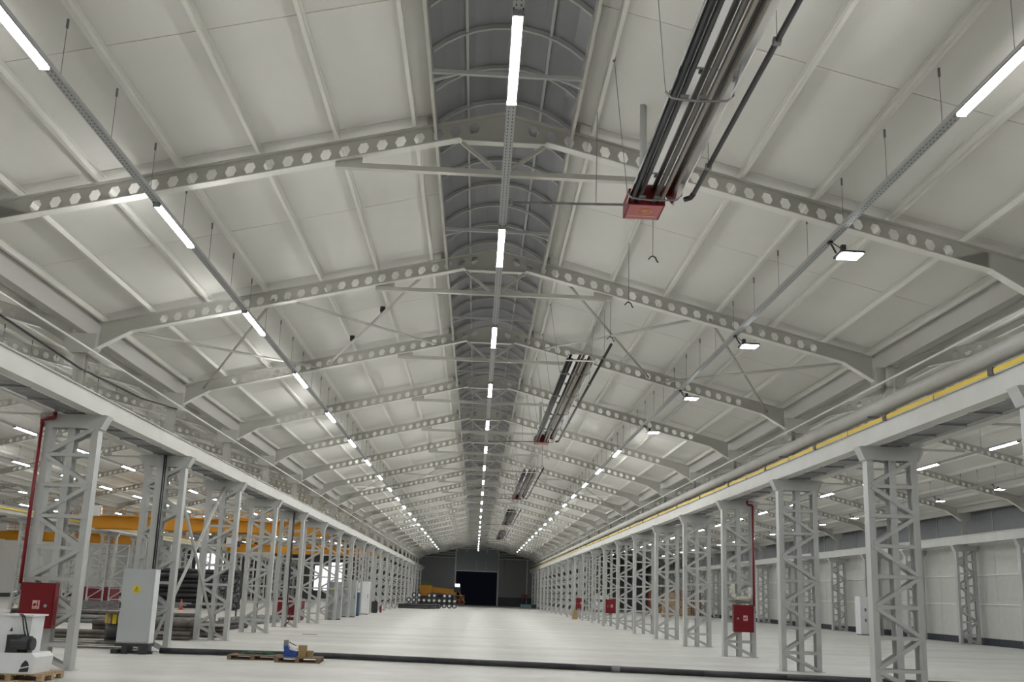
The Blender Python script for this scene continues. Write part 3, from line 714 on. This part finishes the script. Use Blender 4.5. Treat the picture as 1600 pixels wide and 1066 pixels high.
pipe_bundle(-12.6, 30.6, 7, 2, .07, 5.5, .18, 'thin dark bar behind nearest left column', rust, 'thin bars in the low pile')
pipe_bundle(-11.6, 33.0, 6, 3, .10, 4.6, .15, 'brown pipe behind electric cabinet', rust, 'brown pipes behind the electric cabinet')
pipe_bundle(-10.95, 38.6, 6, 2, .09, 6.0, math.pi/2-.1, 'dark pipe along left columns', blkm, 'dark pipes along the left column row')
pipe_bundle(-11.2, 46.5, 6, 2, .10, 7.0, math.pi/2-.05, 'grey pipe farther along left columns', greyp, 'grey pipes farther along the left row')
pipe_bundle(-17.0, 41.5, 8, 2, .09, 8.0, .1, 'grey profile across the left nave', greyp, 'grey profiles across the left nave', 'steel profile')
pipe_bundle(-19.5, 47.0, 6, 2, .1, 9.0, .05, 'brown beam across the left nave', rust, 'brown beams across the left nave', 'steel beam')
t = thing('steel_plate_pile', 'pile of thin flat dark bars on the floor near the nearest left column', 'scrap', (-11.3, 26.3, 0)); 
for k in range(7):
    a = rnd.uniform(-.15, .25); put('flat_bar', MB().bar((-1.6, k*.1-.3, .03+.028*k), (1.5, k*.1-.3+a, .03+.028*k), .09, .02), greyp if k % 2 else rust, t)
t = thing('cable_reel', 'black cable reel with yellow wooden staves left of the electric cabinet', 'cable reel', (-11.2, 28.6, 0))
put('lower_flange', MB().tube((0, 0, .0), (0, 0, .06), .75, 24), blkm, t)
put('drum', MB().tube((0, 0, .06), (0, 0, .62), .52, 20), blk, t, smooth=True)
for k in range(18):
    a = 2*math.pi*k/18; put('stave', MB().box(-.07, .07, -.015, .015, .62, .92), yellab if k % 3 else woodl, t, (.53*math.cos(a), .53*math.sin(a), 0)).rotation_euler[2] = a+math.pi/2
put('upper_flange', MB().tube((0, 0, .92), (0, 0, .97), .75, 24), rust, t)
for k in range(5):
    t = put('flat_bundle', MB().bar((-2.2, 0, .0), (2.2, .1*k, .03), .14, .05), greyp, None, (-12.0+.1*k, 28.4+.12*k, 1.03+.055*k)); t.rotation_euler[2] = .05*k-.08
    t['label'] = 'long grey flat bundle on top of the cable reel, %s from the bottom' % ORD[k]; t['category'] = 'steel bar'; t['group'] = 'flat bundles on the cable reel'
t = thing('traffic_cone', 'orange traffic cone before the stack of large black pipes', 'traffic cone', (-21.9, 66.8, 0))
put('cone_base', MB().box(-.2, .2, -.2, .2, 0, .04), orange, t); put('cone', MB().tube((0, 0, .04), (0, 0, .8), .15, 14, .03), orange, t, smooth=True)
put('band', MB().tube((0, 0, .4), (0, 0, .55), .105, 14, .08), white, t, smooth=True)

def crane(cx, y, span, label, low=5.4):
    t = thing('gantry_crane', label, 'crane', (cx, y, 6.05), group='yellow overhead cranes in the left naves')
    h = span/2
    for dy in (0, 1.8):
        put('girder', MB().box(-h+.5, h-.5, dy-.18, dy+.18, -.55, .25), yel, t)
    for s in (-1, 1):
        e = put('end_carriage', MB().box(s*h-.18, s*h+.18, -.5, 2.3, 0, .3), yel, t)
        for dy in (-.3, 2.1): put('wheel', MB().tube((s*h-.06, dy, .05), (s*h+.06, dy, .05), .1, 12), blkm, e)
    put('walkway_plate', MB().box(-h+1.8, -h+5.2, -.9, -.2, .22, .27).box(-1, h-.5, -.9, -.2, .22, .27), yel, t)
    r = MB()
    for a, b in ((-h+1.8, -h+5.2), (-1, h-.5)):
        r.bar((a, -.9, .8), (b, -.9, .8), .04, .04).bar((a, -.9, .52), (b, -.9, .52), .03, .03)
        x = a
        while x <= b: r.bar((x, -.9, .25), (x, -.9, .8), .035, .035); x += .85
    put('guard_rail', r, yel, t)
    put('control_box', MB().box(-h+.5, -h+1.7, -.8, -.3, .2, .9), white, t)
    put('hoist', MB().box(1.2, 2.6, .3, 1.5, -.4, .35).tube((1.3, .9, .3), (2.5, .9, .3), .22, 14), yel, t)
    put('hook_block', MB().tube((1.9, .9, -.4), (1.9, .9, -1.1), .012, 6).box(1.78, 2.02, .8, 1.0, -1.5, -1.1), blkm, t)
    return t
crane(-NP, 61.0, NP-1.0, 'yellow overhead crane in the left nave, the nearest one')
crane(-NP, 96.0, NP-1.0, 'yellow overhead crane in the left nave, the farther one')
crane(-2*NP, 85.0, NP-1.0, 'yellow overhead crane in the far left nave')

def cabinet(x, y, wx, wy, h, m_, label, z=0, cat='cabinet'):
    t = thing('machine_cabinet', label, cat, (x, y, 0))
    put('body', MB().box(-wx/2, wx/2, -wy/2, wy/2, .06, h), m_, t)
    put('feet', MB().box(-wx/2+.03, wx/2-.03, -wy/2+.03, wy/2-.03, 0, .06), blkm, t)
    put('door', MB().box(-wx/2+.03, wx/2-.03, -wy/2-.015, -wy/2, .12, h-.06), m_, t)
    put('handle', MB().box(wx/2-.12, wx/2-.09, -wy/2-.04, -wy/2-.015, h*.5, h*.62), blkm, t)
    return t
c1 = cabinet(-9.0, 56.4, .9, .4, 2.35, cabm, 'grey cabinet with a yellow label between left columns'); c1.location.z = 0
put('warning_label', MB().tube((-.1, -.23, 1.9), (-.1, -.216, 1.9), .12, 8), yellab, c1)
cabinet(-8.95, 62.6, .95, .5, 2.5, cabm, 'tall plain light grey cabinet standing among left columns')
cabinet(-9.0, 65.6, .75, .6, 1.7, bluel, 'dark blue machine cabinet farther along the left row')
cabinet(-8.95, 70.5, .9, .5, 2.55, white, 'tall pale cabinet before the small left fire cabinet')
cabinet(-11.2, 53.5, 1.6, 1.0, 1.3, red, 'dark red welding machine behind the left columns', cat='machine')
cabinet(-12.5, 58.5, 1.4, 1.0, 1.2, mat('dark_red', (.16, .01, .02), .5), 'dark maroon machine deep behind the left columns', cat='machine')
cabinet(-26.0, 62.0, 2.2, 1.5, 1.5, mat('dark_red', (.16, .01, .02), .5), 'large maroon machine at the second column row', cat='machine')
def gate_frames(x, y, label):
    t = thing('truss_section', label, 'truss', (x, y, 0), group='spare truss sections standing in the left nave')
    put('chord', MB().bar((-.5, 0, 0), (-.5, 0, 4.3), .08, .08).bar((.5, 0, 0), (.5, 0, 4.3), .08, .08), steel2, t)
    b = MB()
    for k in range(6):
        s = 1 if k % 2 else -1; b.bar((-.5*s, 0, .05+.7*k), (.5*s, 0, .75+.7*k), .05, .05); b.bar((-.5, 0, .75+.7*k), (.5, 0, .75+.7*k), .05, .05)
    put('web_bar', b, steel2, t)
for k, (x, y) in enumerate(((-24.6, 58), (-23.4, 58.5), (-25.8, 57.2), (-30.5, 62))): gate_frames(x, y, 'pale truss section standing upright by the second column row, %s one' % ['middle', 'rightmost', 'left', 'leftmost'][k])
# chain curtain pile of hanging parts behind the fourth left column
t = thing('parts_rack', 'dark rack crowded with small metal parts behind the fourth left column', 'rack', (-13.6, 48.5, 0))
put('rack_frame', MB().bar((-.5, 0, 0), (-.5, 0, 2.4), .06, .06).bar((.6, 0, 0), (.6, 0, 2.4), .06, .06).bar((-.5, 0, 2.35), (.6, 0, 2.35), .06, .06).bar((-.5, 0, .6), (.6, 0, .6), .06, .06).bar((-.5, 0, 1.4), (.6, 0, 1.4), .06, .06), blkm, t)
b = MB()
for k in range(150):
    x = rnd.uniform(-.5, .6); z = rnd.uniform(.62, 2.2); b.box(x, x+rnd.uniform(.03, .1), -.1, .1, z, z+rnd.uniform(.05, .16))
put('metal_part', b, greyp, t, kind='stuff')

# ------------------------------------------------------------------ far end of the central nave
me_r = MB()
N = 14
for a in range(N):
    t0, t1 = 2*math.pi*a/N, 2*math.pi*(a+1)/N
    me_r.add([(-.11, .30*math.cos(t0), .30*math.sin(t0)), (.11, .30*math.cos(t0), .30*math.sin(t0)), (.11, .30*math.cos(t1), .30*math.sin(t1)), (-.11, .30*math.cos(t1), .30*math.sin(t1)),
              (-.11, .16*math.cos(t0), .16*math.sin(t0)), (.11, .16*math.cos(t0), .16*math.sin(t0)), (.11, .16*math.cos(t1), .16*math.sin(t1)), (-.11, .16*math.cos(t1), .16*math.sin(t1))],
             [(0, 1, 2, 3), (4, 7, 6, 5), (0, 3, 7, 4), (1, 5, 6, 2)])
rm = me_r.mesh('hose_roll', blkm); rmw = MB().tube((-.05, 0, 0), (.05, 0, 0), .165, 10).mesh('core', white)
for c_ in range(10):
    for row in range(3 if c_ % 3 else 2):
        t = thing('coil_roll', 'dark coil roll with pale core in the far left pile, %s column, %s row up' % (ORD[c_], ORD[row]), 'coil', (-8.3 + .63*c_, 110 - .12*c_, .30 + .6*row), math.pi/2 + .3*math.sin(c_*2.3)*0, 'coil rolls piled at the far left')
        obj('roll', rm, t); obj('core', rmw, t)
for k in range(4):
    t = put('pipe_bundle', MB().tube((-1.6, 0, .14), (1.6, 0, .14), .14, 10).tube((-1.6, .3, .14), (1.6, .3, .14), .14, 10).tube((-1.6, .15, .38), (1.6, .15, .38), .14, 10), blkm, None, (-7.2+.45*k, 101+1.2*k, 0)); t['label'] = 'short black pipe bundle before the far coil pile, %s from the left' % ORD[k]; t['category'] = 'pipe bundle'; t['group'] = 'black pipe bundles before the coils'
t = thing('boom_lift', 'yellow boom lift parked before the far end wall', 'boom lift', (-7.0, 136, 0))
put('chassis', MB().box(-1.5, 2.4, -.9, .9, .45, 1.2), blkm, t)
put('counterweight', MB().box(-1.6, .2, -.8, .8, 1.3, 2.9), yel, t)
put('boom', MB().bar((.0, 0, 2.3), (4.0, 0, 2.0), .6, .8), yel, t)
put('jib', MB().bar((4.4, 0, 2.1), (5.3, 0, .5), .14, .14), yel, t)
put('basket', MB().box(3.6, 4.6, -.5, .5, 2.0, 2.9), blkm, t)
for x in (-1.0, 1.8):
    for y in (-.9, .9): put('wheel', MB().tube((x, y-.15, .45), (x, y+.15, .45), .45, 16), blk, t)
t = put('work_light', MB().box(-.32, .32, -.05, .05, 0, .3), floodl, None, (-2.9, 136, 2.9)); t['label'] = 'lit work light above the boom lift basket'; t['category'] = 'lamp'
t = thing('green_board', 'faded green board against the far end wall, left corner', 'board', (-8.4, 146, 0)); put('panel', MB().box(-1.1, 1.1, -.05, .05, 2.6, 3.7), mat('faded_green', (.16, .19, .07), .6), t); put('frame', MB().box(-1.0, -.9, -.05, .05, 0, 2.6).box(.9, 1.0, -.05, .05, 0, 2.6), blkm, t)
t = thing('pallet_cage', 'orange brown stillage cage just left of the black doorway', 'stillage', (-2.6, 144.5, 0))
cg = MB(); cm = mat('cage_orange', (.45, .20, .04), .6)
for x in (-.65, 0, .65): cg.bar((x, 0, 0), (x, 0, 1.55), .12, .12); cg.bar((x, 1.2, 0), (x, 1.2, 1.55), .1, .1)
for z in (.08, .8, 1.5): cg.bar((-.65, 0, z), (.65, 0, z), .12, .12); cg.bar((-.65, 0, z), (-.65, 1.2, z), .08, .08); cg.bar((.65, 0, z), (.65, 1.2, z), .08, .08)
put('cage_frame', cg, cm, t); put('load', MB().box(-.5, .5, .2, 1.0, .1, 1.2), mat('dark_red', (.16, .01, .02), .5), t)
t = thing('wrapped_bale', 'teal and dark wrapped bales at the far right column', 'bale', (7.6, 133, 0)); put('wrap', MB().box(-.9, .7, -.6, .6, 0, .55), mat('teal_wrap', (.12, .2, .22), .6), t); put('dark_wrap', MB().box(.7, 1.6, -.5, .5, 0, .6), blkm, t)
t = thing('red_tool_box', 'red cabinet on a stand against the far end wall, right side', 'cabinet', (7.9, 146.2, 0)); put('box', MB().box(-.4, .5, -.2, .2, 1.3, 1.95), red, t); put('stand', MB().box(-.3, -.2, -.1, .1, 0, 1.3).box(.3, .4, -.1, .1, 0, 1.3), blkm, t)
t = thing('paper_sack', 'brown paper sack standing at a distant right column', 'sack', (8.6, 77.2, 0)); put('sack_body', MB().prism([(-.22, 0), (.22, 0), (.2, .6), (.05, .9), (-.05, .9), (-.18, .62)], -.15, .15), card, t)
t = thing('fire_extinguisher', 'red extinguisher on the floor by a distant left column', 'extinguisher', (-8.35, 78.0, 0)); put('bottle', MB().tube((0, 0, 0), (0, 0, .55), .1, 12), red, t); put('nozzle', MB().tube((0, 0, .55), (.08, 0, .68), .03, 8), blk, t)
t = cabinet(-8.7, 76.4, .5, .5, .95, blkm, 'small dark bin under the small left fire cabinet', cat='bin')

# ------------------------------------------------------------------ right side nave
t = cabinet(27.0, 60.5, 1.3, .8, 2.6, white, 'white machine cabinet by the right side wall', cat='machine')
for dx, z in ((-.3, 1.6), (.1, 1.0), (.4, 1.0), (-.3, .9)): put('control_knob', MB().box(dx-.06, dx+.06, -.44, -.41, z, z+.2), greyp, t)
for k, (x, y) in enumerate(((24.6, 104), (26.4, 108), (23.2, 112))):
    t = thing('storage_rack', 'rust red storage rack at the far end of the right nave, %s one' % ['nearest', 'second', 'farthest'][k], 'rack', (x, y, 0), group='rust red racks in the right nave')
    f = MB()
    for a in (-1.1, 1.1):
        for b_ in (0, 1): f.bar((a, b_, 0), (a, b_, 3.2), .1, .1)
    put('rack_frame', f, mat('rack_red', (.25, .03, .015), .6), t)
    for z in (.3, 1.2, 2.1, 3.0): put('shelf', MB().box(-1.1, 1.1, 0, 1, z, z+.08), woodl if k == 0 else blkm, t)
    for z in (.38, 1.28): put('load', MB().box(-.9, .8, .1, .9, z, z+.6), woodl if k < 2 else card, t)
t = thing('hay_coloured_crates', 'stack of pale wooden crates in the right nave before the racks', 'crate', (21.8, 100, 0))
for k in range(4): put('crate_box', MB().box(-.7+.1*k, .9-.1*k, -.5, .5, .7*k, .7*k+.66), woodl, t)
t.name = 'crate_stack'
t = thing('parked_van', 'white van front parked at the far end of the right nave', 'van', (17.0, 118, 0))
put('body', MB().prismx([(0, .3), (4.5, .3), (4.5, 2.2), (1.2, 2.2), (.5, 1.3), (0, 1.1)], -.95, .95), white, t)
put('windscreen', MB().prismx([(.55, 1.32), (1.17, 2.1), (1.15, 2.12), (.52, 1.34)], -.8, .8), blk, t)
for x in (-.85, .85):
    for y in (.8, 3.6): put('wheel', MB().tube((x-.1, y, .35), (x+.1, y, .35), .35, 16), blk, t)
